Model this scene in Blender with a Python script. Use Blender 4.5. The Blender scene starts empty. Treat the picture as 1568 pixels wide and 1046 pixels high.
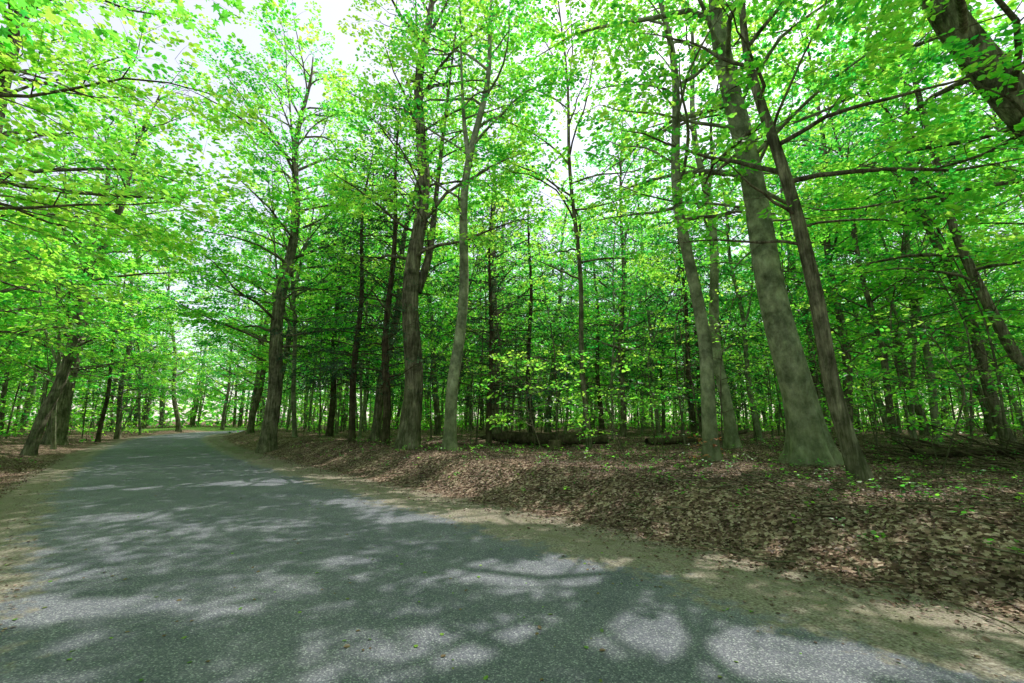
import bpy, math, random, time
import numpy as np
from mathutils import Vector
T0=time.time()
rng=np.random.default_rng(11)
random.seed(5)
sc=bpy.context.scene
sc.view_settings.view_transform='Standard'
sc.view_settings.look='None'
sc.view_settings.exposure=0
pi=math.pi

# ---------------- light ----------------
SUN_AZ=math.radians(36); SUN_EL=math.radians(58)
w=bpy.data.worlds.new("World"); sc.world=w; w.use_nodes=True
nt=w.node_tree
bg=nt.nodes['Background']
sky=nt.nodes.new('ShaderNodeTexSky'); sky.sky_type='NISHITA'; sky.sun_disc=False
sky.sun_elevation=SUN_EL; sky.sun_rotation=SUN_AZ
sky.air_density=1.0; sky.dust_density=1.2; sky.ozone_density=1.0
hz=nt.nodes.new('ShaderNodeMix'); hz.data_type='RGBA'; hz.blend_type='ADD'; hz.inputs[0].default_value=1
hz.inputs[7].default_value=(4.6,4.2,3.9,1)      # thin bright haze
nt.links.new(sky.outputs[0],hz.inputs[6]); nt.links.new(hz.outputs[2],bg.inputs[0]); bg.inputs[1].default_value=0.15
L=bpy.data.lights.new('sun','SUN'); L.energy=5; L.angle=math.radians(.45); L.color=(1,.96,.92)
so=bpy.data.objects.new('sun',L); sc.collection.objects.link(so)
sv=Vector((math.sin(SUN_AZ)*math.cos(SUN_EL),math.cos(SUN_AZ)*math.cos(SUN_EL),math.sin(SUN_EL)))
so.rotation_euler=sv.to_track_quat('Z','Y').to_euler(); so.location=(20,20,40)

# ---------------- camera ----------------
cam=bpy.data.cameras.new('camera'); cam.lens=15.7; cam.sensor_width=36; cam.clip_end=2000; cam.clip_start=.05
co=bpy.data.objects.new('camera',cam); sc.collection.objects.link(co)
co.location=(0,0,1.5); co.rotation_euler=(math.radians(100.0),0,0); sc.camera=co

# ---------------- materials ----------------
def newmat(name):
    m=bpy.data.materials.new(name); m.use_nodes=True
    n=m.node_tree.nodes; l=m.node_tree.links
    for x in list(n): n.remove(x)
    out=n.new('ShaderNodeOutputMaterial')
    return m,n,l,out
def ramp(n,stops,interp='LINEAR'):
    r=n.new('ShaderNodeValToRGB'); r.color_ramp.interpolation=interp
    e=r.color_ramp.elements
    while len(e)<len(stops): e.new(.5)
    for i,(p,c) in enumerate(stops):
        e[i].position=p; e[i].color=(*c,1)
    return r
def noise(n,l,scale,detail=4,rough=.6,vec=None):
    x=n.new('ShaderNodeTexNoise'); x.inputs['Scale'].default_value=scale; x.inputs['Detail'].default_value=detail
    x.inputs['Roughness'].default_value=rough
    if vec is not None: l.new(vec,x.inputs['Vector'])
    return x
def mixc(n,l,fac,a,b,mode='MIX'):
    x=n.new('ShaderNodeMix'); x.data_type='RGBA'; x.blend_type=mode
    for s,v in ((x.inputs[0],fac),(x.inputs[6],a),(x.inputs[7],b)):
        if hasattr(v,'node'): l.new(v,s)
        elif isinstance(v,(int,float)): s.default_value=v
        else: s.default_value=(*v,1)
    return x.outputs[2]
def mth(n,l,op,a,b=0,clamp=False):
    x=n.new('ShaderNodeMath'); x.operation=op; x.use_clamp=clamp
    for s,v in ((x.inputs[0],a),(x.inputs[1],b)):
        if hasattr(v,'node'): l.new(v,s)
        else: s.default_value=v
    return x.outputs[0]
def attr(n,name):
    a=n.new('ShaderNodeAttribute'); a.attribute_name=name; return a

def leafmat(name,stops,tstops,tf=.5,gloss=.05,grough=.4):
    m,n,l,out=newmat(name)
    a=attr(n,'tone'); oi=n.new('ShaderNodeObjectInfo')
    t=mth(n,l,'ADD',a.outputs['Fac'],mth(n,l,'MULTIPLY',mth(n,l,'SUBTRACT',oi.outputs['Random'],.5),.4),True)
    r=ramp(n,stops); l.new(t,r.inputs[0]); r2=ramp(n,tstops); l.new(t,r2.inputs[0])
    p=n.new('ShaderNodeBsdfDiffuse'); l.new(r.outputs[0],p.inputs[0])
    tr=n.new('ShaderNodeBsdfTranslucent'); l.new(r2.outputs[0],tr.inputs[0])
    mx=n.new('ShaderNodeMixShader'); mx.inputs[0].default_value=tf
    l.new(p.outputs[0],mx.inputs[1]); l.new(tr.outputs[0],mx.inputs[2])
    if gloss:
        g=n.new('ShaderNodeBsdfGlossy'); g.inputs['Roughness'].default_value=grough
        m2=n.new('ShaderNodeMixShader'); m2.inputs[0].default_value=gloss
        l.new(mx.outputs[0],m2.inputs[1]); l.new(g.outputs[0],m2.inputs[2]); l.new(m2.outputs[0],out.inputs[0])
    else: l.new(mx.outputs[0],out.inputs[0])
    return m
M_leaf=leafmat('maple_leaves',[(0,(.018,.09,.024)),(.5,(.050,.20,.030)),(1,(.11,.30,.035))],
               [(0,(.06,.62,.08)),(.5,(.34,.98,.08)),(1,(.68,1.0,.12))],.70)
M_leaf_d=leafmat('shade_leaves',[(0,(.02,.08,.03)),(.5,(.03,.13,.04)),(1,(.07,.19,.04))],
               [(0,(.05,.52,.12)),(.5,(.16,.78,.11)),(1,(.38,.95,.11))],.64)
M_needle=leafmat('hemlock_needles',[(0,(.02,.05,.038)),(.5,(.05,.09,.065)),(1,(.10,.16,.095))],
               [(0,(.03,.10,.05)),(1,(.10,.24,.09))],.28,0)
M_litter=leafmat('leaf_litter',[(0,(.05,.030,.021)),(.4,(.17,.105,.076)),(.75,(.42,.29,.23)),(1,(.72,.60,.52))],
               [(0,(.05,.03,.01)),(1,(.2,.12,.06))],.10,.03,.5)
M_roadleaf=leafmat('fallen_leaf',[(0,(.12,.07,.03)),(.35,(.2,.13,.05)),(.6,(.08,.2,.03)),(1,(.2,.34,.05))],
               [(0,(.2,.1,.03)),(1,(.3,.4,.05))],.2)
M_orange=leafmat('dry_orange_leaves',[(0,(.30,.10,.035)),(1,(.45,.20,.08))],[(0,(.4,.15,.04)),(1,(.5,.22,.08))],.3)

def barkmat(name,c0,c1,c2,moss,rough_bump,stretch=.15,scale=9):
    m,n,l,out=newmat(name)
    tc=n.new('ShaderNodeTexCoord'); mp=n.new('ShaderNodeMapping'); mp.inputs['Scale'].default_value=(1,1,stretch)
    l.new(tc.outputs['Object'],mp.inputs[0])
    a=noise(n,l,scale,6,.7,mp.outputs[0]); b=noise(n,l,2.2,5,.65,tc.outputs['Object'])
    r=ramp(n,[(.3,c0),(.5,c1),(.72,c2)]); l.new(a.outputs[0],r.inputs[0])
    r2=ramp(n,[(.40,(.5,.52,.5)),(.52,(.95,.95,.92)),(.64,(1.35,1.33,1.28))]); l.new(b.outputs[0],r2.inputs[0])
    c=mixc(n,l,1.0,r.outputs[0],r2.outputs[0],'MULTIPLY')
    sp=n.new('ShaderNodeSeparateXYZ'); l.new(tc.outputs['Object'],sp.inputs[0])
    mr=n.new('ShaderNodeMapRange'); mr.inputs[1].default_value=3.0; mr.inputs[2].default_value=.0; mr.inputs[3].default_value=.12; mr.inputs[4].default_value=1; l.new(sp.outputs[2],mr.inputs[0])
    f=mth(n,l,'MULTIPLY',mr.outputs[0],mth(n,l,'MULTIPLY',b.outputs[0],moss),True)
    c=mixc(n,l,f,c,(.10,.14,.035))
    p=n.new('ShaderNodeBsdfDiffuse'); l.new(c,p.inputs[0])
    bu=n.new('ShaderNodeBump'); bu.inputs['Strength'].default_value=rough_bump; bu.inputs['Distance'].default_value=.04
    l.new(a.outputs[0],bu.inputs['Height']); l.new(bu.outputs[0],p.inputs['Normal']); l.new(p.outputs[0],out.inputs[0])
    return m
M_beech=barkmat('beech_bark',(.15,.15,.105),(.29,.285,.21),(.46,.45,.36),.9,.4,.5,6)
M_oak=barkmat('oak_bark',(.035,.03,.022),(.18,.15,.12),(.42,.36,.29),.6,1.0,.12,13)
M_hem=barkmat('hemlock_bark',(.03,.02,.015),(.09,.065,.05),(.16,.12,.10),.4,1.0,.15,13)

def asphalt():
    m,n,l,out=newmat('asphalt')
    g=n.new('ShaderNodeNewGeometry'); P=g.outputs['Position']
    v=n.new('ShaderNodeTexVoronoi'); v.inputs['Scale'].default_value=110; l.new(P,v.inputs['Vector'])
    sepc=n.new('ShaderNodeSeparateColor'); l.new(v.outputs['Color'],sepc.inputs[0])
    r=ramp(n,[(0,(.105,.106,.130)),(.55,(.150,.151,.178)),(.85,(.215,.217,.24)),(1,(.38,.38,.39))]); l.new(sepc.outputs[0],r.inputs[0])
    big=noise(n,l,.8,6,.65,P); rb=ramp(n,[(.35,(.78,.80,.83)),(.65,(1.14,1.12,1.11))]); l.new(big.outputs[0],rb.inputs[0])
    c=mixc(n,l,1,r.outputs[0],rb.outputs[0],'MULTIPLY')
    a=attr(n,'edge'); nz=noise(n,l,3.5,8,.75,P)
    f=mth(n,l,'ADD',a.outputs['Fac'],mth(n,l,'MULTIPLY',mth(n,l,'SUBTRACT',nz.outputs[0],.5),1.8))
    rf=ramp(n,[(.55,(0,0,0)),(.8,(1,1,1))]); l.new(f,rf.inputs[0])
    nf=noise(n,l,40,4,.7,P); rl=ramp(n,[(.35,(.10,.08,.062)),(.5,(.23,.195,.155)),(.68,(.40,.35,.30))]); l.new(nf.outputs[0],rl.inputs[0])
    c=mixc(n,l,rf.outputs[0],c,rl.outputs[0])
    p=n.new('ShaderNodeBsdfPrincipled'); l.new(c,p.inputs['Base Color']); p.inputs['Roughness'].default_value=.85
    p.inputs['Specular IOR Level'].default_value=.12
    bu=n.new('ShaderNodeBump'); bu.inputs['Strength'].default_value=.6; bu.inputs['Distance'].default_value=.006
    l.new(v.outputs['Distance'],bu.inputs['Height']); l.new(bu.outputs[0],p.inputs['Normal']); l.new(p.outputs[0],out.inputs[0])
    return m
M_road=asphalt()
def groundmat():
    m,n,l,out=newmat('forest_floor')
    g=n.new('ShaderNodeNewGeometry'); P=g.outputs['Position']
    v=n.new('ShaderNodeTexVoronoi'); v.inputs['Scale'].default_value=24
    nw=noise(n,l,9,3,.6,P); add=n.new('ShaderNodeVectorMath'); add.operation='MULTIPLY_ADD'
    l.new(nw.outputs['Color'],add.inputs[0]); add.inputs[1].default_value=(.12,.12,.12); l.new(P,add.inputs[2])
    l.new(add.outputs[0],v.inputs['Vector'])
    s=n.new('ShaderNodeSeparateColor'); l.new(v.outputs['Color'],s.inputs[0])
    r=ramp(n,[(0,(.04,.028,.02)),(.35,(.12,.08,.06)),(.7,(.28,.195,.15)),(1,(.48,.38,.31))]); l.new(s.outputs[0],r.inputs[0])
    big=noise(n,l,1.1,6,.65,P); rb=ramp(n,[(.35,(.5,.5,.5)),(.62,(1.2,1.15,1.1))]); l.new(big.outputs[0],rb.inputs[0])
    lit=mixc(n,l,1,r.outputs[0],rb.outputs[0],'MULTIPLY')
    nf=noise(n,l,55,5,.75,P); rg=ramp(n,[(.3,(.09,.072,.055)),(.5,(.24,.20,.16)),(.7,(.44,.39,.33))]); l.new(nf.outputs[0],rg.inputs[0])
    ng=noise(n,l,1.9,5,.75,P); rgr=ramp(n,[(.48,(0,0,0)),(.64,(.5,.5,.5))]); l.new(ng.outputs[0],rgr.inputs[0])
    sh=mixc(n,l,rgr.outputs[0],rg.outputs[0],(.12,.13,.055))
    a=attr(n,'shoulder'); nz=noise(n,l,2.6,8,.75,P)
    f=mth(n,l,'ADD',a.outputs['Fac'],mth(n,l,'MULTIPLY',mth(n,l,'SUBTRACT',nz.outputs[0],.5),1.7))
    rf=ramp(n,[(.42,(0,0,0)),(.62,(1,1,1))]); l.new(f,rf.inputs[0])
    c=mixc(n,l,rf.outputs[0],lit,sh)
    la=attr(n,'lawn'); c=mixc(n,l,la.outputs['Fac'],c,(.10,.19,.04))
    p=n.new('ShaderNodeBsdfDiffuse'); l.new(c,p.inputs[0])
    bu=n.new('ShaderNodeBump'); bu.inputs['Strength'].default_value=.7; bu.inputs['Distance'].default_value=.03
    l.new(s.outputs[1],bu.inputs['Height']); l.new(bu.outputs[0],p.inputs['Normal']); l.new(p.outputs[0],out.inputs[0])
    return m
M_ground=groundmat()

# ---------------- mesh builder (all quads) ----------------
class MB:
    def __init__(s): s.v=[];s.q=[];s.m=[];s.t=[];s.sm=[];s.n=0
    def add(s,v,q,mat,tone,smooth=False):
        v=np.asarray(v,float).reshape(-1,3); q=np.asarray(q,int).reshape(-1,4)
        s.v.append(v); s.q.append(q+s.n); s.m.append(np.full(len(q),mat)); 
        s.t.append(np.broadcast_to(np.asarray(tone,float),(len(v),)).copy()); s.sm.append(np.full(len(q),smooth)); s.n+=len(v)
    def build(s,name,mats):
        v=np.concatenate(s.v);q=np.concatenate(s.q);nf=len(q)
        me=bpy.data.meshes.new(name); me.vertices.add(len(v)); me.vertices.foreach_set('co',v.astype(np.float32).ravel())
        me.loops.add(nf*4); me.loops.foreach_set('vertex_index',q.ravel().astype(np.int32))
        me.polygons.add(nf); me.polygons.foreach_set('loop_start',(np.arange(nf)*4).astype(np.int32))
        mi=np.concatenate(s.m).astype(np.int32); mi[mi==2]=0
        me.polygons.foreach_set('material_index',mi)
        me.polygons.foreach_set('use_smooth',np.concatenate(s.sm))
        a=me.attributes.new('tone','FLOAT','POINT'); a.data.foreach_set('value',np.concatenate(s.t).astype(np.float32))
        me.update(calc_edges=True)
        for m in mats: me.materials.append(m)
        return me
def obj(name,me,loc=(0,0,0),rz=0,sc_=1,parent=None):
    o=bpy.data.objects.new(name,me); sc.collection.objects.link(o); o.location=loc; o.rotation_euler=(0,0,rz)
    o.scale=(sc_,)*3 if not hasattr(sc_,'__len__') else sc_
    if parent: o.parent=parent
    return o
def nrm(a): return a/np.maximum(np.linalg.norm(a,axis=-1,keepdims=True),1e-9)
def tubes(mb,P,R,sides,mat=0,mod=None):
    P=np.asarray(P,float);R=np.asarray(R,float)
    if P.ndim==2: P=P[None];R=R[None]
    n,k,_=P.shape
    T=nrm(np.gradient(P,axis=1)); mean=nrm(P[:,-1]-P[:,0])
    ref=np.where(np.abs(mean[:,2:3])>.8,np.array([[1.,0,0]]),np.array([[0,0,1.]]))[:,None,:]
    N=nrm(np.cross(np.broadcast_to(ref,T.shape),T)); B=np.cross(T,N)
    th=np.arange(sides)*2*pi/sides
    rr=R[:,:,None]*np.ones(sides)
    if mod is not None: rr=rr*mod
    V=P[:,:,None,:]+rr[...,None]*(np.cos(th)[:,None]*N[:,:,None,:]+np.sin(th)[:,None]*B[:,:,None,:])
    i=np.arange(n)[:,None,None]*k*sides; j=np.arange(k-1)[None,:,None]*sides; s=np.arange(sides)[None,None,:]; s2=(s+1)%sides
    q=np.stack([i+j+s,i+j+s2,i+j+sides+s2,i+j+sides+s],-1).reshape(-1,4)
    mb.add(V,q,mat,.5,True)
LEAF6=(np.array([[0,0,0],[.22,.30,.05],[.62,.30,.04],[1,0,-.05],[.62,-.30,.04],[.22,-.30,.05]]),np.array([[0,5,4,3],[0,3,2,1]]))
LEAF4=(np.array([[0,0,0],[.45,.40,.05],[1,0,0],[.45,-.40,.05]]),np.array([[0,3,2,1]]))
NEED=(np.array([[0,0,0],[.4,.19,0],[1,0,-.05],[.4,-.19,0]]),np.array([[0,3,2,1]]))
def maple():
    v=[[.35,0,.03]]
    ang=[180,140,105,80,52,27,0,-27,-52,-80,-105,-140]; rad=[.35,.18,.42,.25,.62,.30,.65,.30,.62,.25,.42,.18]
    for a,r in zip(ang,rad): v.append([.35+r*math.cos(math.radians(a)),r*math.sin(math.radians(a)),-.08*r])
    q=[]
    for k in range(0,12,2):
        q.append([0,1+(k+1)%12,1+k,1+(k-1)%12])
    return np.array(v),np.array(q)
MAPLE=maple()
def put_leaves(mb,pos,d,n,size,tmpl,mat,tone):
    X=nrm(d); Z=nrm(n-(n*X).sum(-1,keepdims=True)*X); Y=np.cross(Z,X)
    tv,tq=tmpl
    V=pos[:,None,:]+size[:,None,None]*(tv[None,:,0:1]*X[:,None]+tv[None,:,1:2]*Y[:,None]+tv[None,:,2:3]*Z[:,None])
    k=len(tv); q=(np.arange(len(pos))[:,None,None]*k+tq[None]).reshape(-1,4)
    mb.add(V,q,mat,np.repeat(tone,k))
def sprays(mb,O,D,Ln,K,ls,tmpl,mat,twig=.004,droop=.22,tonebase=None,tilt=.45,wid=.42):
    n=len(O)
    D=nrm(D); up=np.array([0,0,1.]); lat=nrm(np.cross(np.broadcast_to(up,D.shape),D)+1e-6)
    t=rng.random((n,K))**.75; s=np.where(rng.random((n,K))<.5,-1,1.)
    wv=Ln[:,None]*wid*np.sin(pi*(.12+.8*t))*rng.random((n,K))**.7
    pos=O[:,None]+D[:,None]*(t*Ln[:,None])[...,None]+lat[:,None]*(wv*s)[...,None]
    pos[...,2]+=-droop*Ln[:,None]*t**2-.25*wv+rng.normal(0,.05,(n,K))*Ln[:,None]
    ld=D[:,None]*.7+lat[:,None]*(s*rng.uniform(.2,1.1,(n,K)))[...,None]+rng.normal(0,.25,(n,K,3)); ld[...,2]-=.25
    nn=np.array([0,0,1.])+rng.normal(0,tilt,(n,K,3))
    if tonebase is None: tonebase=rng.normal(.52,.24,n)
    tone=np.clip(tonebase[:,None]+rng.normal(0,.15,(n,K)),0,1)
    sz=ls*rng.uniform(.65,1.25,(n,K))
    put_leaves(mb,pos.reshape(-1,3),ld.reshape(-1,3),nn.reshape(-1,3),sz.ravel(),tmpl,mat,tone.ravel())
    if twig:
        tt=np.array([0,.5,1.]); P=O[:,None]+D[:,None]*(tt*Ln[:,None])[...,None]*.95
        P[...,2]-=droop*Ln[:,None]*tt**2
        tubes(mb,P,np.broadcast_to(twig*np.array([1,.7,.3]),(n,3)),3,2)
def rot_az(d,a):
    c,s=math.cos(a),math.sin(a); return np.array([d[0]*c-d[1]*s,d[0]*s+d[1]*c,d[2]])
def nv(d): return d/(math.sqrt(d[0]*d[0]+d[1]*d[1]+d[2]*d[2])+1e-9)
def dvec(az,el): return np.array([math.cos(az)*math.cos(el),math.sin(az)*math.cos(el),math.sin(el)])
def trunk(mb,path,r0,rtop,sides,rough,flare,lobes=5,k=34):
    path=np.array(path,float); H=path[-1,2]
    z=H*np.linspace(0,1,k)**1.5
    xs=np.interp(z,path[:,2],path[:,0]); ys=np.interp(z,path[:,2],path[:,1])
    for _ in range(3):
        xs[1:-1]=(xs[:-2]+2*xs[1:-1]+xs[2:])/4; ys[1:-1]=(ys[:-2]+2*ys[1:-1]+ys[2:])/4
    u=z/H; wob=min(.16,r0*.45+.04)
    ph=rng.random(4)*6
    xs+=wob*np.sin(z*.7+ph[0])*np.minimum(1,z/3); ys+=wob*np.sin(z*.55+ph[1])*np.minimum(1,z/3)
    r=rtop+(r0-rtop)*(1-u)**.8; r=r+flare*r0*np.exp(-z/(1.1*r0+.05))
    th=np.arange(sides)*2*pi/sides
    fl=np.exp(-z/(2.2*r0+.05))[:,None]
    mod=1+.22*fl*(flare/.6)*np.cos(lobes*th+ph[2]+.8*np.sin(2*th))[None]+rough*rng.normal(0,1,(k,sides))*.6+rough*1.4*np.cos(3*th[None]+z[:,None]*.8+ph[3])
    z0=z.copy(); z0[0]=-.35
    P=np.stack([xs,ys,z0],-1)
    tubes(mb,P,r,sides,0,mod[None])
    def at(h): return np.array([np.interp(h,z,xs),np.interp(h,z,ys),h]),float(np.interp(h,z,r))
    return at
def limb(mb,acc,start,az,el,Ln,r,k=8,tgt=.1,step=.4,spr=.8,bare=.25,subden=.6,sides=6,wand=.18,sublen=None):
    P=[start];seg=Ln/(k-1);a=az;e=el
    for i in range(k-1):
        P.append(P[-1]+dvec(a,e)*seg); a+=random.gauss(0,wand); e+=(tgt-e)*.2+random.gauss(0,.11)
    P=np.array(P); u=np.linspace(0,1,k); R=r*(1-u)**.8+.007
    tubes(mb,P,R,sides,0)
    ns=max(3,int(Ln/subden)); side=1
    for j in range(ns):
        t=bare+(1-bare)*(j+random.random()*.6)/ns
        t=min(t,.99); f=t*(k-1); i0=int(f); p=P[i0]+(P[min(i0+1,k-1)]-P[i0])*(f-i0)
        d0=nv(P[min(i0+1,k-1)]-P[i0]); side=-side
        d=rot_az(d0,side*random.uniform(.5,1.15)); d[2]=d[2]*.6+random.gauss(.05,.2)
        d=nv(d); sl=(.38*Ln*(1.05-t)+.5)*random.uniform(.7,1.25)
        if sublen: sl=min(sl,sublen)
        g=random.gauss
        q=np.array([p,p+d*sl*.35,p+nv(d+np.array([g(0,.15),g(0,.15),g(0,.15)]))*sl*.7,p+nv(d+np.array([g(0,.18),g(0,.18),g(-.08,.18)]))*sl])
        acc['sub'].append(q); acc['subr'].append(max(.006,.010*sl))
        m=max(1,int(sl/step))
        for s in range(m):
            tt=(s+1)/m; f2=tt*3; i2=min(int(f2),2); pp=q[i2]+(q[i2+1]-q[i2])*(f2-i2)
            dd=rot_az(d,(1 if s%2 else -1)*random.uniform(.3,.95)) if s<m-1 else d.copy()
            dd[2]+=g(0,.15)
            acc['o'].append(pp); acc['d'].append(dd); acc['l'].append(spr*random.uniform(.65,1.2))
    acc['o'].append(P[-1]); acc['d'].append(dvec(a,e)); acc['l'].append(spr)
    return P
def newacc(): return dict(sub=[],subr=[],o=[],d=[],l=[])
def finish(mb,acc,K,ls,tmpl,mat=1,twig=.004,droop=.22,tilt=.45,wid=.42,keep=1.0):
    if acc['sub']:
        S=np.array(acc['sub']); r=np.array(acc['subr'])[:,None]*np.array([1,.75,.5,.2])
        tubes(mb,S,r,3,2)
    O=np.array(acc['o']);D=np.array(acc['d']);Ln=np.array(acc['l'])
    if keep<1:   # clumped thinning: whole patches of the crown stay open
        p=rng.random(6)*6.28
        g=np.sin(1.9*O[:,0]+p[0]+1.2*np.sin(1.1*O[:,1]+p[3]))+np.sin(1.8*O[:,1]+p[1]+1.1*np.sin(1.3*O[:,2]+p[4]))+np.sin(2.3*O[:,2]+p[2]+np.sin(1.5*O[:,0]+p[5]))+rng.normal(0,.45,len(O))
        kk=g>np.quantile(g,1-keep); O,D,Ln=O[kk],D[kk],Ln[kk]
    sprays(mb,O,D,Ln,K,ls,tmpl,mat,twig,droop,None,tilt,wid)
def tree(path,r0,h0,h1,nl,Lmax,K=42,ls=.135,step=.42,spr=.95,tmpl=LEAF6,rough=.02,flare=.6,sides=20,rtop=.03,e=(.25,1.15),limbs=(),forks=(),twig=.004,keep=.82,low=.55,tgt=.25,lr=.011):
    mb=MB(); at=trunk(mb,path,r0,rtop,sides,rough,flare); acc=newacc()
    az=random.random()*6
    for i in range(nl):
        u=(i+random.random()*.9)/nl; h=h0+(h1-h0)*u**1.1; p,r=at(h); az+=2.4+random.gauss(0,.7)
        Ln=Lmax*(low+(1-low)*math.sin(pi*min(.97,.15+u*.72)))*random.uniform(.55,1.2)*(1-.35*u*u)
        limb(mb,acc,p,az,e[0]+(e[1]-e[0])*u+random.gauss(0,.22),Ln,min(r*.5,lr*Ln+.008),step=step,spr=spr,tgt=tgt*random.uniform(-.3,2))
    for f in forks:
        pts=np.array(f[0],float); k=14; zz=np.linspace(0,1,k); tt=np.linspace(0,1,len(pts))
        P=np.stack([np.interp(zz,tt,pts[:,c]) for c in range(3)],-1)
        for _ in range(2): P[1:-1]=(P[:-2]+2*P[1:-1]+P[2:])/4
        tubes(mb,P,f[1]*(1-zz*.85),12,0)
        for j in range(f[2]):
            t=.3+.7*(j+random.random()*.6)/f[2]; ii=min(int(t*(k-1)),k-1)
            limb(mb,acc,P[ii],random.random()*6.3,random.uniform(.1,.8),random.uniform(.5,1)*Lmax*.75,.03,step=step,spr=spr)
    for lm in limbs:
        p,r=at(lm[0]); limb(mb,acc,p,lm[1],lm[2],lm[3],lm[4],step=step,spr=spr,bare=lm[5] if len(lm)>5 else .25,tgt=lm[6] if len(lm)>6 else .05)
    finish(mb,acc,K,ls,tmpl,1,twig,keep=keep)
    return mb
def hemlock(H,r0,h0,Lmax,K=26,ls=.165):
    mb=MB(); at=trunk(mb,[(0,0,0),(0.1,0,H*.5),(0,.1,H)],r0,.02,12,.03,.3); acc=newacc(); az=0
    nl=int((H-h0)*4.0)
    for i in range(nl):
        u=i/nl; p,r=at(h0+(H-h0)*u*.99); az+=2.4+random.gauss(0,.3)
        limb(mb,acc,p,az,.12+random.gauss(0,.1),max(.5,Lmax*(1-u)**.75*random.uniform(.5,1.15)),.025,k=6,tgt=-.25,step=.4,spr=.7,subden=.45,wand=.06,sublen=1.3,sides=4)
    finish(mb,acc,K,ls,NEED,1,.0,droop=.3,tilt=.3,wid=.5,keep=.88)
    return mb

# ---------------- road curve & terrain ----------------
ctrl=np.array([(70,-58),(40,-30),(20,-12.5),(10,-3.4),(3.3,3.0),(1.6,4.9),(-.2,6.9),(-2.5,9.3),(-6.6,13.8),(-12,20.2),(-18,27.8),(-26,39),(-32,50),(-35,62),(-34,78),(-27,100),(-10,140)],float)
def catmull(c,m=6):
    out=[]
    for i in range(1,len(c)-2):
        p0,p1,p2,p3=c[i-1:i+3]
        for t in np.arange(m)/m:
            out.append(.5*((2*p1)+(-p0+p2)*t+(2*p0-5*p1+4*p2-p3)*t*t+(-p0+3*p1-3*p2+p3)*t**3))
    out.append(c[-2]); return np.array(out)
edge=catmull(ctrl)
WR=5.2
def sdist(x,y):
    x=np.asarray(x,float);y=np.asarray(y,float); sh=x.shape; x=x.ravel();y=y.ravel()
    A=edge[:-1];D=edge[1:]-A; L2=(D**2).sum(1)
    best=np.full(x.shape,1e9);sg=np.zeros(x.shape)
    for a,d,l2 in zip(A,D,L2):
        t=np.clip(((x-a[0])*d[0]+(y-a[1])*d[1])/l2,0,1)
        ex=x-a[0]-t*d[0];ey=y-a[1]-t*d[1]; dd=np.hypot(ex,ey); cr=d[0]*ey-d[1]*ex
        m=dd<best; best[m]=dd[m]; sg[m]=np.where(cr[m]<0,1,-1)
    return (best*sg).reshape(sh)
def sm(t): t=np.clip(t,0,1); return t*t*(3-2*t)
def bumps(x,y):
    return (np.sin(x*.9+1.3*np.sin(y*.5))*np.cos(y*.8+.7*np.sin(x*.6))*.06+np.sin(x*.31+y*.23)*.09+np.sin(x*2.3+y*1.1)*np.sin(y*2.7-x*.8)*.03)
def terr(x,y,d=None):
    x=np.asarray(x,float);y=np.asarray(y,float)
    if d is None: d=sdist(x,y)
    r=.46*sm((d-1.1)/2.2)-.05*sm((d-.2)/.8)*(1-sm((d-1.1)/1.5)); lft=-d-WR
    le=.22*sm((lft-.5)/2.5)
    near=np.maximum(sm((d-1.1)/2.0),sm((lft-.3)/2))
    return np.where(d>0,r,np.where(lft>0,le,0))+bumps(x,y)*near
def T(x,y): return float(terr(np.array([x]),np.array([y]))[0])
def axis(lo,hi,c,n):
    s=np.linspace(-1,1,n); v=np.sinh(s*5.2)/math.sinh(5.2); 
    return np.where(v<0,c+v*(c-lo),c+v*(hi-c))
gx=axis(-700,700,0,340); gy=axis(-500,900,8,340)
X,Y=np.meshgrid(gx,gy); Dg=sdist(X,Y); Z=terr(X,Y,Dg)
mb=MB(); nx=len(gx);ny=len(gy); ii,jj=np.meshgrid(np.arange(ny-1),np.arange(nx-1),indexing='ij'); b0=ii*nx+jj
mb.add(np.stack([X,Y,Z],-1),np.stack([b0,b0+1,b0+nx+1,b0+nx],-1),0,.5,True)
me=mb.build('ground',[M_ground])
lf=-Dg-WR
shd=np.where(Dg>-.5,1-sm((Dg-.5)/1.2),0)+np.where(lf>-.5,1-sm((lf-.2)/.9),0)
shd=np.clip(shd,0,1)
def lawnf(x,y): 
    q=np.hypot((x+50)/12,(y-70)/14); return 1-sm((q-.8)/.3)
a=me.attributes.new('shoulder','FLOAT','POINT'); a.data.foreach_set('value',shd.ravel().astype(np.float32))
a=me.attributes.new('lawn','FLOAT','POINT'); a.data.foreach_set('value',lawnf(X,Y).ravel().astype(np.float32))
obj('ground',me)
dn=nrm(np.gradient(edge,axis=0)); left=np.stack([-dn[:,1],dn[:,0]],-1)
sl=np.concatenate([[0],np.cumsum(np.hypot(*np.diff(edge,axis=0).T))]); ss=np.arange(0,sl[-1],.35)
ex=np.stack([np.interp(ss,sl,edge[:,c]) for c in (0,1)],-1); lx=nrm(np.stack([np.interp(ss,sl,left[:,c]) for c in (0,1)],-1))
nE=len(ss)
je=.07*np.sin(ss*1.9)+.05*np.sin(ss*4.3+1)+rng.normal(0,.03,nE)
jl=.07*np.sin(ss*1.5+2)+.05*np.sin(ss*3.7)+rng.normal(0,.03,nE)
cs=np.array([0,.04,.1,.2,.35,.5,.65,.8,.9,.96,1.0]); 
V=[]
for c in cs:
    o=je*(1-c)+ (WR+jl*c)*c
    p=ex+lx*o[:,None]; V.append(np.concatenate([p,np.full((nE,1),.006)],1))
V=np.stack(V,1); nc=len(cs); i,j=np.meshgrid(np.arange(nE-1),np.arange(nc-1),indexing='ij'); b=i*nc+j
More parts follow.
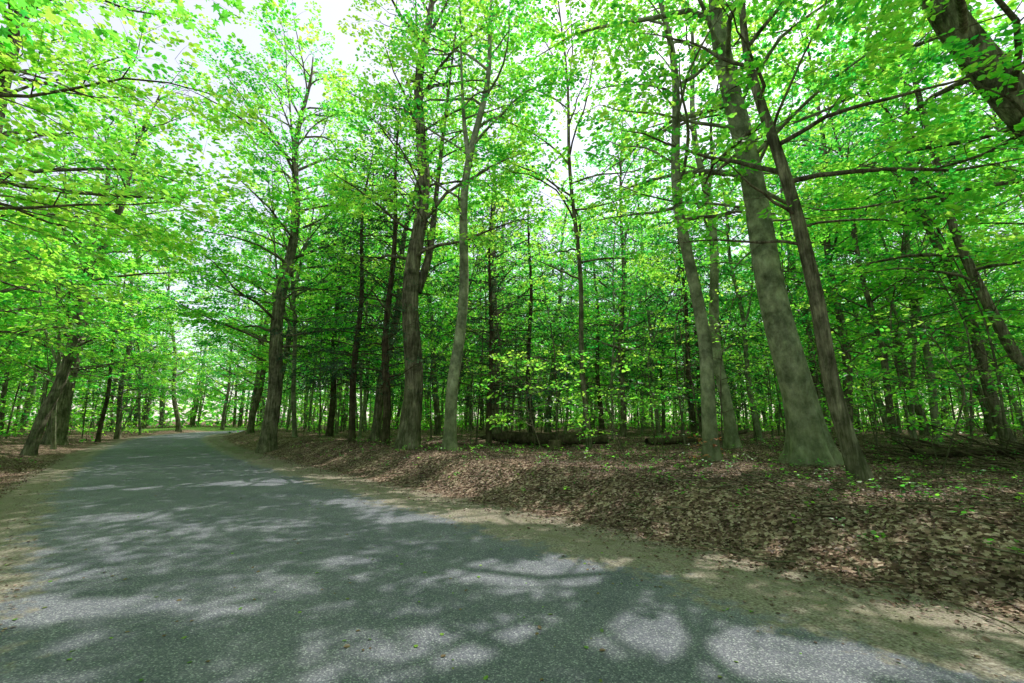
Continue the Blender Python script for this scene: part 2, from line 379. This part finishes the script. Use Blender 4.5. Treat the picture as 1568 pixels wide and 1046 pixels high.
mb=MB(); mb.add(V,np.stack([b,b+nc,b+nc+1,b+1],-1)[...,::-1],0,.5,True); me=mb.build('road',[M_road])
ed=np.array([1,.85,.55,.15,0,0,0,.1,.5,.8,1.]); a=me.attributes.new('edge','FLOAT','POINT'); a.data.foreach_set('value',np.tile(ed,nE).astype(np.float32))
obj('asphalt_road',me)

# ---------------- litter, seedlings, twigs ----------------
def scatter(n,rmax,fn,pw=.7):
    r=rmax*rng.random(n)**pw; a=rng.uniform(math.radians(-65),math.radians(65),n)
    x=r*np.sin(a);y=r*np.cos(a)+1; d=sdist(x,y); k=fn(d,-d-WR); return x[k],y[k],d[k]
def flat_leaves(name,x,y,d,mat,size,tilt,lift,tone):
    n=len(x); z=terr(x,y,d)+lift*rng.random(n)+.008
    mb=MB(); az=rng.random(n)*6.3; dd=np.stack([np.cos(az),np.sin(az),rng.normal(0,tilt*.5,n)],-1)
    nn=np.array([0,0,1.])+rng.normal(0,tilt,(n,3))
    put_leaves(mb,np.stack([x,y,z],-1),dd,nn,size,LEAF6,0,tone); return obj(name,mb.build(name,[mat]))
x,y,d=scatter(170000,24,lambda d,l:(d>.95+rng.normal(0,.4,len(d)))|(l>.4),.75)
flat_leaves('leaf_litter',x,y,d,M_litter,rng.uniform(.022,.058,len(x)),.45,.035,np.clip(rng.beta(1.6,3.1,len(x)),0,1))
x,y,d=scatter(110000,22,lambda d,l:((d>-.7)&(d<1.6)&(rng.random(len(d))<.06+.4*np.clip(d+.2,0,1)))|((l>-.4)&(l<.8)&(rng.random(len(d))<.3)))
flat_leaves('shoulder_leaf_litter',x,y,d,M_litter,rng.uniform(.012,.045,len(x)),.25,.01,np.clip(rng.beta(2,2.2,len(x)),0,1))
x,y,d=scatter(6000,20,lambda d,l:(d<.2)&(l<.1)&(rng.random(len(d))<.25))
flat_leaves('leaves_on_road',x,y,d,M_roadleaf,rng.uniform(.015,.05,len(x)),.2,.004,rng.random(len(x)))
x,y,d=scatter(1900,24,lambda d,l:(d>1.7)|(l>1))
mb=MB(); n=len(x); z=terr(x,y,d); K=7; O=np.stack([x,y,z+rng.uniform(.05,.25,n)],-1)
az=rng.random((n,K))*6.3; dd=np.stack([np.cos(az),np.sin(az),rng.normal(.1,.2,(n,K))],-1)
tb=np.clip(rng.normal(.55,.2,n),0,1)
put_leaves(mb,(O[:,None]+dd*.02+rng.normal(0,.03,(n,K,3))).reshape(-1,3),dd.reshape(-1,3),np.array([0,0,1.])+rng.normal(0,.3,(n*K,3)),rng.uniform(.03,.07,n*K),LEAF6,1,np.repeat(tb,K))
B=np.stack([np.stack([x,y,z-.02],-1),O],1); tubes(mb,B,np.full((n,2),.002),3,0)
obj('seedling_groundcover',mb.build('seedlings',[M_hem,M_leaf]))
x,y,d=scatter(1800,20,lambda d,l:(d>1.0)|(l>.6))
n=len(x); az=rng.random(n)*6.3; tl=rng.uniform(.15,.8,n); z=terr(x,y,d)+.03
P=np.stack([np.stack([x+t*tl*np.cos(az)+rng.normal(0,.02,n),y+t*tl*np.sin(az)+rng.normal(0,.02,n),z+rng.normal(0.01,.02,n)],-1) for t in (0,.5,1)],1)
mb=MB(); tubes(mb,P,np.stack([rng.uniform(.004,.014,n),rng.uniform(.004,.01,n),np.full(n,.002)],1),4); obj('fallen_twigs',mb.build('twigs',[M_oak]))

# ---------------- hero trees ----------------
# openings in the crowns through which the sun reaches these places on the ground: x,y,half-widths
spots=np.array([(.6,4.9,1.4,.52),(1.05,3.65,1.05,.36),(3.0,5.3,1.0,.38),(-3.5,4.0,.85,.32),(-1.8,5.3,.42,.25),(2.0,3.15,.9,.28),(-2.8,8.7,.7,.42),(-6.3,11.4,1.8,.65),(-8.7,10.5,1.1,.45),
 (-11,15.3,1.8,.7),(.3,7.7,1.5,.7),(1.8,11.0,2.2,1.3),(5.5,6.5,.9,.6),(-1.3,7.4,.9,.36),(3.7,3.9,.95,.42),(-.2,3.3,.36,.2),(4.5,8.2,1.3,.8),(-1.0,10.5,1.6,.9),(-6,7.5,1.0,.3),(-14,19,2,.8),(-.3,13.2,1.8,1.0),(4.4,11.0,1.2,.9),(2.3,8.9,1.1,.6),(-4,12.5,1.4,.6),(7.3,7.4,.9,.5)])
hx,hy=sv.x/sv.z,sv.y/sv.z
def cull_sun(mb,ox,oy,oz):
    V=np.concatenate(mb.v)+np.array([ox,oy,oz])
    for i,(q,m) in enumerate(zip(mb.q,mb.m)):
        if len(m)==0 or m[0]==0: continue
        p=V[q[:,0]]; gx_=p[:,0]-(p[:,2]-.2)*hx; gy_=p[:,1]-(p[:,2]-.2)*hy
        wx=gx_+.16*np.sin(gy_*9+gx_*3)+.10*np.sin(gy_*21-gx_*5); wy=gy_+.10*np.sin(gx_*7+1)+.07*np.sin(gx_*19+gy_*6)
        inside=np.zeros(len(p),bool)
        for sx,sy,rx,ry in spots: inside|=((wx-sx)/rx)**2+((wy-sy)/ry)**2<1
        kill=inside&(rng.random(len(p))<.985)
        mb.q[i]=q[~kill]; mb.m[i]=m[~kill]; mb.sm[i]=mb.sm[i][~kill]
hero=[]
def place(name,mb,x,y,mats):
    z=T(x,y); cull_sun(mb,x,y,z)
    o=obj(name,mb.build(name,mats),(x,y,z)); hero.append((x,y)); return o
W=[M_beech,M_leaf]; WO=[M_oak,M_leaf]
place('beech_tree',tree([(0,0,0),(-.45,0,4.5),(-.85,0,8),(-1.2,0,12),(-1.6,.2,24)],.40,7.5,23,30,6.2,keep=.9,limbs=[(6.6,0.2,.25,3.2,.03),(7.0,2.9,.3,4.5,.035),(8,-1.7,.3,5,.05),(9,-.6,.4,5,.045)],flare=.75,rough=.012,sides=28),7.6,11.7,W)
place('maple_tree',tree([(0,0,0),(-.3,0,1.8),(-.78,0,4.9),(-.98,0,7.8),(-1.1,.4,11),(-.9,1,16)],.165,5.5,15.5,16,4.2,keep=.85,limbs=[(4.9,2.8,.35,3,.03),(5.3,.1,.3,3.4,.025)],rough=.02,flare=.4),7.0,9.3,WO)
place('beech_tree',tree([(0,0,0),(-.15,0,5.5),(-.35,0,8),(-.5,.3,19)],.20,7,18.5,22,5.0,keep=.88,rough=.012,flare=.5),5.45,12.5,W)
place('beech_tree',tree([(0,0,0),(-.25,0,7),(-.3,.3,20)],.21,7.5,19,20,4.8,keep=.85,rough=.012,flare=.7),7.95,16.5,W)
place('tulip_tree',tree([(0,0,0),(.2,0,5.5),(.5,0,10.6),(1.0,0,14),(1.5,.3,20)],.22,8.0,19,18,4.8,forks=[([(.5,0,10.6),(.25,0,12.2),(.1,0,14.5),(-.1,.2,19)],.11,8)],rough=.01,flare=.5,keep=.85),-2.1,15.6,W)
place('maple_tree',tree([(0,0,0),(-.2,0,6),(-.5,-.5,12),(-.9,-1,20)],.12,7.0,19.5,22,5.2,rough=.03,flare=.3,keep=.75),3.1,18.4,WO)
place('oak_tree',tree([(0,0,0),(.05,0,8),(.0,0,14),(.2,0,24)],.37,7,23,30,5.8,forks=[([(.1,0,6.0),(.55,.1,7.5),(.75,.2,11),(1.4,.3,19)],.2,8)],rough=.05,flare=.35,sides=26,keep=.92),-3.85,17.0,WO)
place('oak_tree',tree([(0,0,0),(.0,.3,8),(.4,0,22)],.36,5.0,21,38,6.6,rough=.05,flare=.35,sides=24,keep=.95),-11.9,22.2,WO)
place('oak_tree',tree([(0,0,0),(-1.4,0,5),(-2.6,0,8),(-3.6,0,10.5),(-4.2,.4,20)],.44,6,19,24,6.0,limbs=[(6,2.4,.1,5,.045),(7,1.3,.3,5,.045)],rough=.06,flare=.4,sides=24,keep=.85),12.9,8.2,WO)
place('maple_tree',tree([(0,0,0),(-1.2,0,7),(-2.0,0,12),(-2,0,19)],.2,5.5,18,20,5.0,rough=.03,flare=.4,K=36),19.6,18,WO)
place('maple_tree',tree([(0,0,0),(-1.2,0,3),(-2.3,0,7.5),(-3,0,17)],.17,4.5,16,18,4.8,rough=.03,flare=.4,K=36),17,14,WO)
place('maple_tree',tree([(0,0,0),(.3,0,6),(.6,0,20)],.28,5,19,28,6.2,limbs=[(4.6,.3,.12,5.5,.04),(5.5,.9,.2,5.5,.04),(6.2,-.2,.25,5.5,.04),(7,.5,.3,6,.04),(3.8,1.3,.05,4.5,.035)],rough=.04,flare=.4,keep=.88),-12.2,6.8,WO)
place('maple_tree',tree([(0,0,0),(.3,.2,6),(.8,.3,19)],.25,6.0,18,26,6.0,K=34,ls=.145,tmpl=MAPLE,limbs=[(6.0,1.2,.15,6.0,.04),(7,.9,.2,6.5,.04),(6.5,1.7,.2,6,.04),(6.2,1.0,.5,6,.04)],rough=.04,flare=.4,keep=.92),-6.5,-1.5,WO)
place('maple_tree',tree([(0,0,0),(-.3,.2,6),(-.8,.3,19)],.25,7.5,18,22,6.2,K=34,ls=.145,tmpl=MAPLE,limbs=[(7.8,1.9,.15,7,.04),(8.2,2.3,.2,7.5,.04),(7.6,1.5,.1,6.5,.04)],rough=.04,flare=.4,keep=.95),6.8,-1.2,WO)
place('maple_tree',tree([(0,0,0),(.2,0,8),(.3,0,21)],.3,4,20,32,6.6,limbs=[(4,.0,.1,6,.04),(5,-.6,.15,6,.04)],rough=.04,flare=.4,K=38,keep=.9),-17.6,13.5,WO)
place('oak_tree',tree([(0,0,0),(.2,0,8),(.3,0,21)],.45,4.0,20,32,7,rough=.05,flare=.4,K=38,ls=.16,keep=.9),-27.5,27.5,WO)
hemA=hemlock(17,.19,2.8,4.2); hemB=hemlock(14,.16,1.8,3.7)
MA=hemA.build('hemlock_tree',[M_hem,M_needle]); MBm=hemB.build('hemlock_tree_small',[M_hem,M_needle])
for i,(x,y,m,s) in enumerate([(-5.1,18.3,MA,.9),(-7.2,20.5,MA,.85),(-1.0,19.8,MBm,.85),(1.0,23.0,MBm,.95),(9.6,24,MBm,.95),(-12,30,MA,1.1),(-29,32,MBm,.9),(6.5,33,MA,1.0),(15,36,MBm,1.2)]):
    obj('hemlock_tree',m,(x,y,T(x,y)),rng.random()*6,s); hero.append((x,y))
print('hero',time.time()-T0)

# ---------------- background forest (instanced) ----------------
protos=[]
for i in range(6):
    H=rng.uniform(18,24); lean=rng.normal(0,1.5,2)
    mbx=tree([(0,0,0),(lean[0]*.4,lean[1]*.4,H*.4),(lean[0],lean[1],H)],[.12,.30,.17,.24,.10,.20][i],[3.5,5.0,6.5,4,7,3.0][i],H*.96,[26,28,24,30,24,30][i],rng.uniform(5.0,6.6),K=32,ls=.20,step=.62,spr=1.2,tmpl=LEAF4,sides=9,rough=.03,flare=.4,twig=0,low=.7,keep=.78,
        forks=[] if i%2 else [([(lean[0]*.3,lean[1]*.3,H*.3),(lean[0]*.3+.9,lean[1]*.3,H*.42),(lean[0]*.4+1.4,lean[1]*.3,H*.6),(lean[0]*.4+2.2,.5,H*.88)],.09,5)])
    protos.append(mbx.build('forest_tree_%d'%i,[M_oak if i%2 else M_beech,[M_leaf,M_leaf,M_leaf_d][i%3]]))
sap=[]
for i in range(4):
    H=[3.2,7,9.5,12][i]
    mbx=tree([(0,0,0),(rng.normal(0,.3),rng.normal(0,.3),H*.5),(rng.normal(0,.9),rng.normal(0,.9),H)],[.016,.030,.045,.06][i],[.8,1.6,2.6,3.6][i],H*.97,[9,13,15,17][i],[1.1,1.9,2.4,2.8][i],K=16,ls=.11,step=.45,spr=.68,sides=8,rough=.02,flare=.2,rtop=.008,e=(.1,.8),tmpl=LEAF6,twig=.003,keep=.65,lr=.006)
    sap.append(mbx.build('sapling_%d'%i,[M_oak,M_leaf]))
forest=bpy.data.objects.new('background_forest',None); sc.collection.objects.link(forest)
under=bpy.data.objects.new('understory_saplings',None); sc.collection.objects.link(under)
pts=list(hero); cnt=0
def ftree(x,y,s=1,i=None):
    pts.append((x,y)); o=obj('forest_tree',protos[random.randrange(6) if i is None else i],(x,y,T(x,y)-.05),random.random()*6.3,s,forest)
    o.rotation_euler=(random.gauss(0,.035),random.gauss(0,.035),random.random()*6.3)
for (x,y,s,i) in [(-20.5,19.5,.9,3),(-23.5,23.5,.8,0),(-32,37,1,5),(-37.5,46,1,0),(-41,56,1.1,3),(-15.5,29,.8,1),(-21,36.5,1,3),(-26.5,46,1,5),(-29.5,55,1.05,0),(-30,66,1.1,5),(-42,66,1.1,5),(-9,27,.9,4),(-1.0,27.5,1,1),(6.8,28,.95,5),(-5.5,34,1,3),(13,24,.85,2),(22,25,1,0),(27,20,.9,3),
    (-14,-3,1,1),(-9,-12,1,2),(18,1,1,4),(-20,3,1,1),(14,-14,1,0),(23,8,1,1),(-24,12,1,3),(9,-11,1,1),(-4.5,-6,1,4),(2,-9.5,1,2),(13.5,-1.5,1,4),(-1,-15,1,1),(20,-6,1,2),(-15,-10,1,0),(7,-18,1,5)]: ftree(x,y,s,i)  # this row: unseen trees around the camera, added to shade the road
n=7000; r=110*rng.random(n)**.6; a=rng.uniform(math.radians(-64),math.radians(64),n); xx=r*np.sin(a);yy=r*np.cos(a); dd=sdist(xx,yy); la=lawnf(xx,yy)
for k in range(n):
    x,y,d=xx[k],yy[k],dd[k]; l=-d-WR
    if r[k]<25 or not(d>3.0 or l>1.8): continue
    if la[k]>.3: continue
    ms=(6.6+r[k]*.03)*random.choice([.45,1,1.45])
    if any((x-u)**2+(y-v)**2<ms*ms for u,v in pts): continue
    cnt+=1; s=random.uniform(.65,1.15); ftree(x,y,(s,s,s*random.uniform(.9,1.1)))
sp=[]
def saps(x,y,i):
    sp.append((x,y)); obj('sapling',sap[i],(x,y,T(x,y)-.03),random.random()*6.3,random.uniform(.7,1.15),under)
for (x,y,i) in [(9.2,13.4,0),(4.7,14.2,0),(11.2,13,0),(8.9,14.4,1),(10.6,15.5,1),(.8,15.4,0),(12.3,11.6,0),(9.7,12.2,0),(3.3,13.5,0),(14,14,1),(6.6,14.4,1),(5.2,16.5,1),(9.4,17.5,1),(7.0,18.5,2),(1.9,19.4,2),(4.0,16.2,0),(11.9,17.5,2),(10.2,11.0,0)]: saps(x,y,i)
n=5000; r=12.5+43*rng.random(n); a=rng.uniform(math.radians(-60),math.radians(60),n); xx=r*np.sin(a);yy=r*np.cos(a); dd=sdist(xx,yy)
for k in range(n):
    x,y,d=xx[k],yy[k],dd[k]; l=-d-WR
    if not(d>4.2 or l>1.8): continue
    q=random.choice([.8,2,3.2])
    if any((x-u)**2+(y-v)**2<q*q for u,v in sp) or any((x-u)**2+(y-v)**2<.8 for u,v in pts): continue
    saps(x,y,random.choice([0,0,1,1,2,2,3]) if r[k]>16 else random.choice([0,0,0,1]))
    if len(sp)>170: break
# low woodland shrub layer deeper in the forest, one mesh
n=6500; r=40+66*rng.random(n)**.7; a=rng.uniform(-1.2,1.2,n); x=r*np.sin(a); y=r*np.cos(a); d=sdist(x,y); k=((d>2.5)|(-d-WR>1.5))&(lawnf(x,y)<.1)
x,y,d,r=x[k],y[k],d[k],r[k]; n=len(x); zb=terr(x,y,d); h=.2+(1+r*.045)*rng.random(n)**1.2
az=rng.random(n)*6.3; mb=MB()
sprays(mb,np.stack([x,y,zb+h],-1),np.stack([np.cos(az),np.sin(az),rng.normal(.1,.2,n)],-1),rng.uniform(.8,1.9,n),14,.26,LEAF4,1,0,tonebase=rng.normal(.45,.25,n))
k=h<2.2; B=np.stack([np.stack([x[k],y[k],zb[k]-.05],-1),np.stack([x[k],y[k],zb[k]+h[k]],-1)],1); tubes(mb,B,np.full((k.sum(),2),.012),3,0)
obj('woodland_shrubs',mb.build('woodland_shrubs',[M_hem,M_leaf]))
# distant woodland ring, one mesh
n=22000; a=rng.uniform(0,2*pi,n); r=rng.uniform(105,150,n); x=r*np.sin(a);y=r*np.cos(a); h=24*rng.random(n)**1.0*(.75+.25*np.sin(a*23)*np.sin(a*11+1)); az=rng.random(n)*6.3
k=(np.abs(sdist(x,y)+2.6)>5)
mb=MB(); sprays(mb,np.stack([x,y,h+.3],-1)[k],np.stack([np.cos(az),np.sin(az),rng.normal(.1,.3,n)],-1)[k],rng.uniform(2,4,n)[k],7,1.0,LEAF4,1,0,tonebase=rng.normal(.4,.25,k.sum()))
n=500; a=rng.uniform(0,2*pi,n); r=rng.uniform(100,140,n); x=r*np.sin(a);y=r*np.cos(a); z=np.zeros(n)
k=(np.abs(sdist(x,y)+2.6)>5); x,y,z=x[k],y[k],z[k]; n=len(x)
tubes(mb,np.stack([np.stack([x,y,z-.3],-1),np.stack([x+rng.normal(0,1,n),y,z+20],-1)],1),np.stack([rng.uniform(.2,.4,n),np.full(n,.06)],1),6,0)
obj('distant_woodland',mb.build('distant_woodland',[M_oak,M_leaf]))
print('trees',cnt,len(sp),time.time()-T0)

# ---------------- small things ----------------
def log(pts,rs):
    mb=MB(); P=np.array([(x,y,T(x,y)+h) for x,y,h in pts]); k=len(pts)
    tubes(mb,P,np.array(rs),14,0,1+.06*rng.normal(0,1,(1,k,14))); obj('fallen_log',mb.build('fallen_log',[M_hem]))
log([(-1.6,20.8,.32),(-.2,20.6,.33),(1.3,20.3,.3),(2.7,20.2,.3),(4.2,19.9,.22)],[.02,.27,.25,.22,.16])
log([(5.6,19.0,.12),(7.0,19.4,.15),(8.6,19.5,.25),(10.3,20.0,.5)],[.15,.14,.12,.08])
log([(11.0,12.6,.12),(12.6,12.2,.14),(14.3,12.3,.22),(16,12.0,.5)],[.12,.11,.09,.05])
mb=MB(); sx,sy=1.6,17.2; z=T(sx,sy)
P=np.array([(sx,sy,z-.1),(sx,sy,z+.1),(sx+.02,sy,z+.3),(sx+.02,sy,z+.42),(sx+.02,sy,z+.40),]); tubes(mb,P,np.array([.42,.33,.28,.26,.01]),14,0,1+.09*rng.normal(0,1,(1,5,14))); obj('tree_stump',mb.build('tree_stump',[M_hem]))
mb=MB(); Ps=[];Rs=[]
for i in range(110):
    x=rng.uniform(9.8,17);y=rng.uniform(9.5,14.5); a=rng.normal(2.9,.6); ln=rng.uniform(.8,3.2); z=T(x,y)
    e=abs(rng.normal(.18,.22)); p=[np.array([x,y,z+.03])]; 
    for s in range(4):
        p.append(p[-1]+dvec(a,e)*ln/4); a+=rng.normal(0,.25); e-=.05
    Ps.append(p);Rs.append(rng.uniform(.008,.035)*np.array([1,.85,.65,.45,.2]))
tubes(mb,np.array(Ps),np.array(Rs),5); obj('brush_pile',mb.build('brush_pile',[M_hem]))
mb=MB(); acc=newacc(); z=T(4.2,12.0)
limb(mb,acc,np.array([4.0,12.2,z]),-.2,.5,1.3,.012,k=5,step=.25,spr=.3,subden=.3)
finish(mb,acc,9,.08,LEAF6,1,.002); obj('dry_orange_branch',mb.build('dry_branch',[M_hem,M_orange]))
print('end',time.time()-T0)
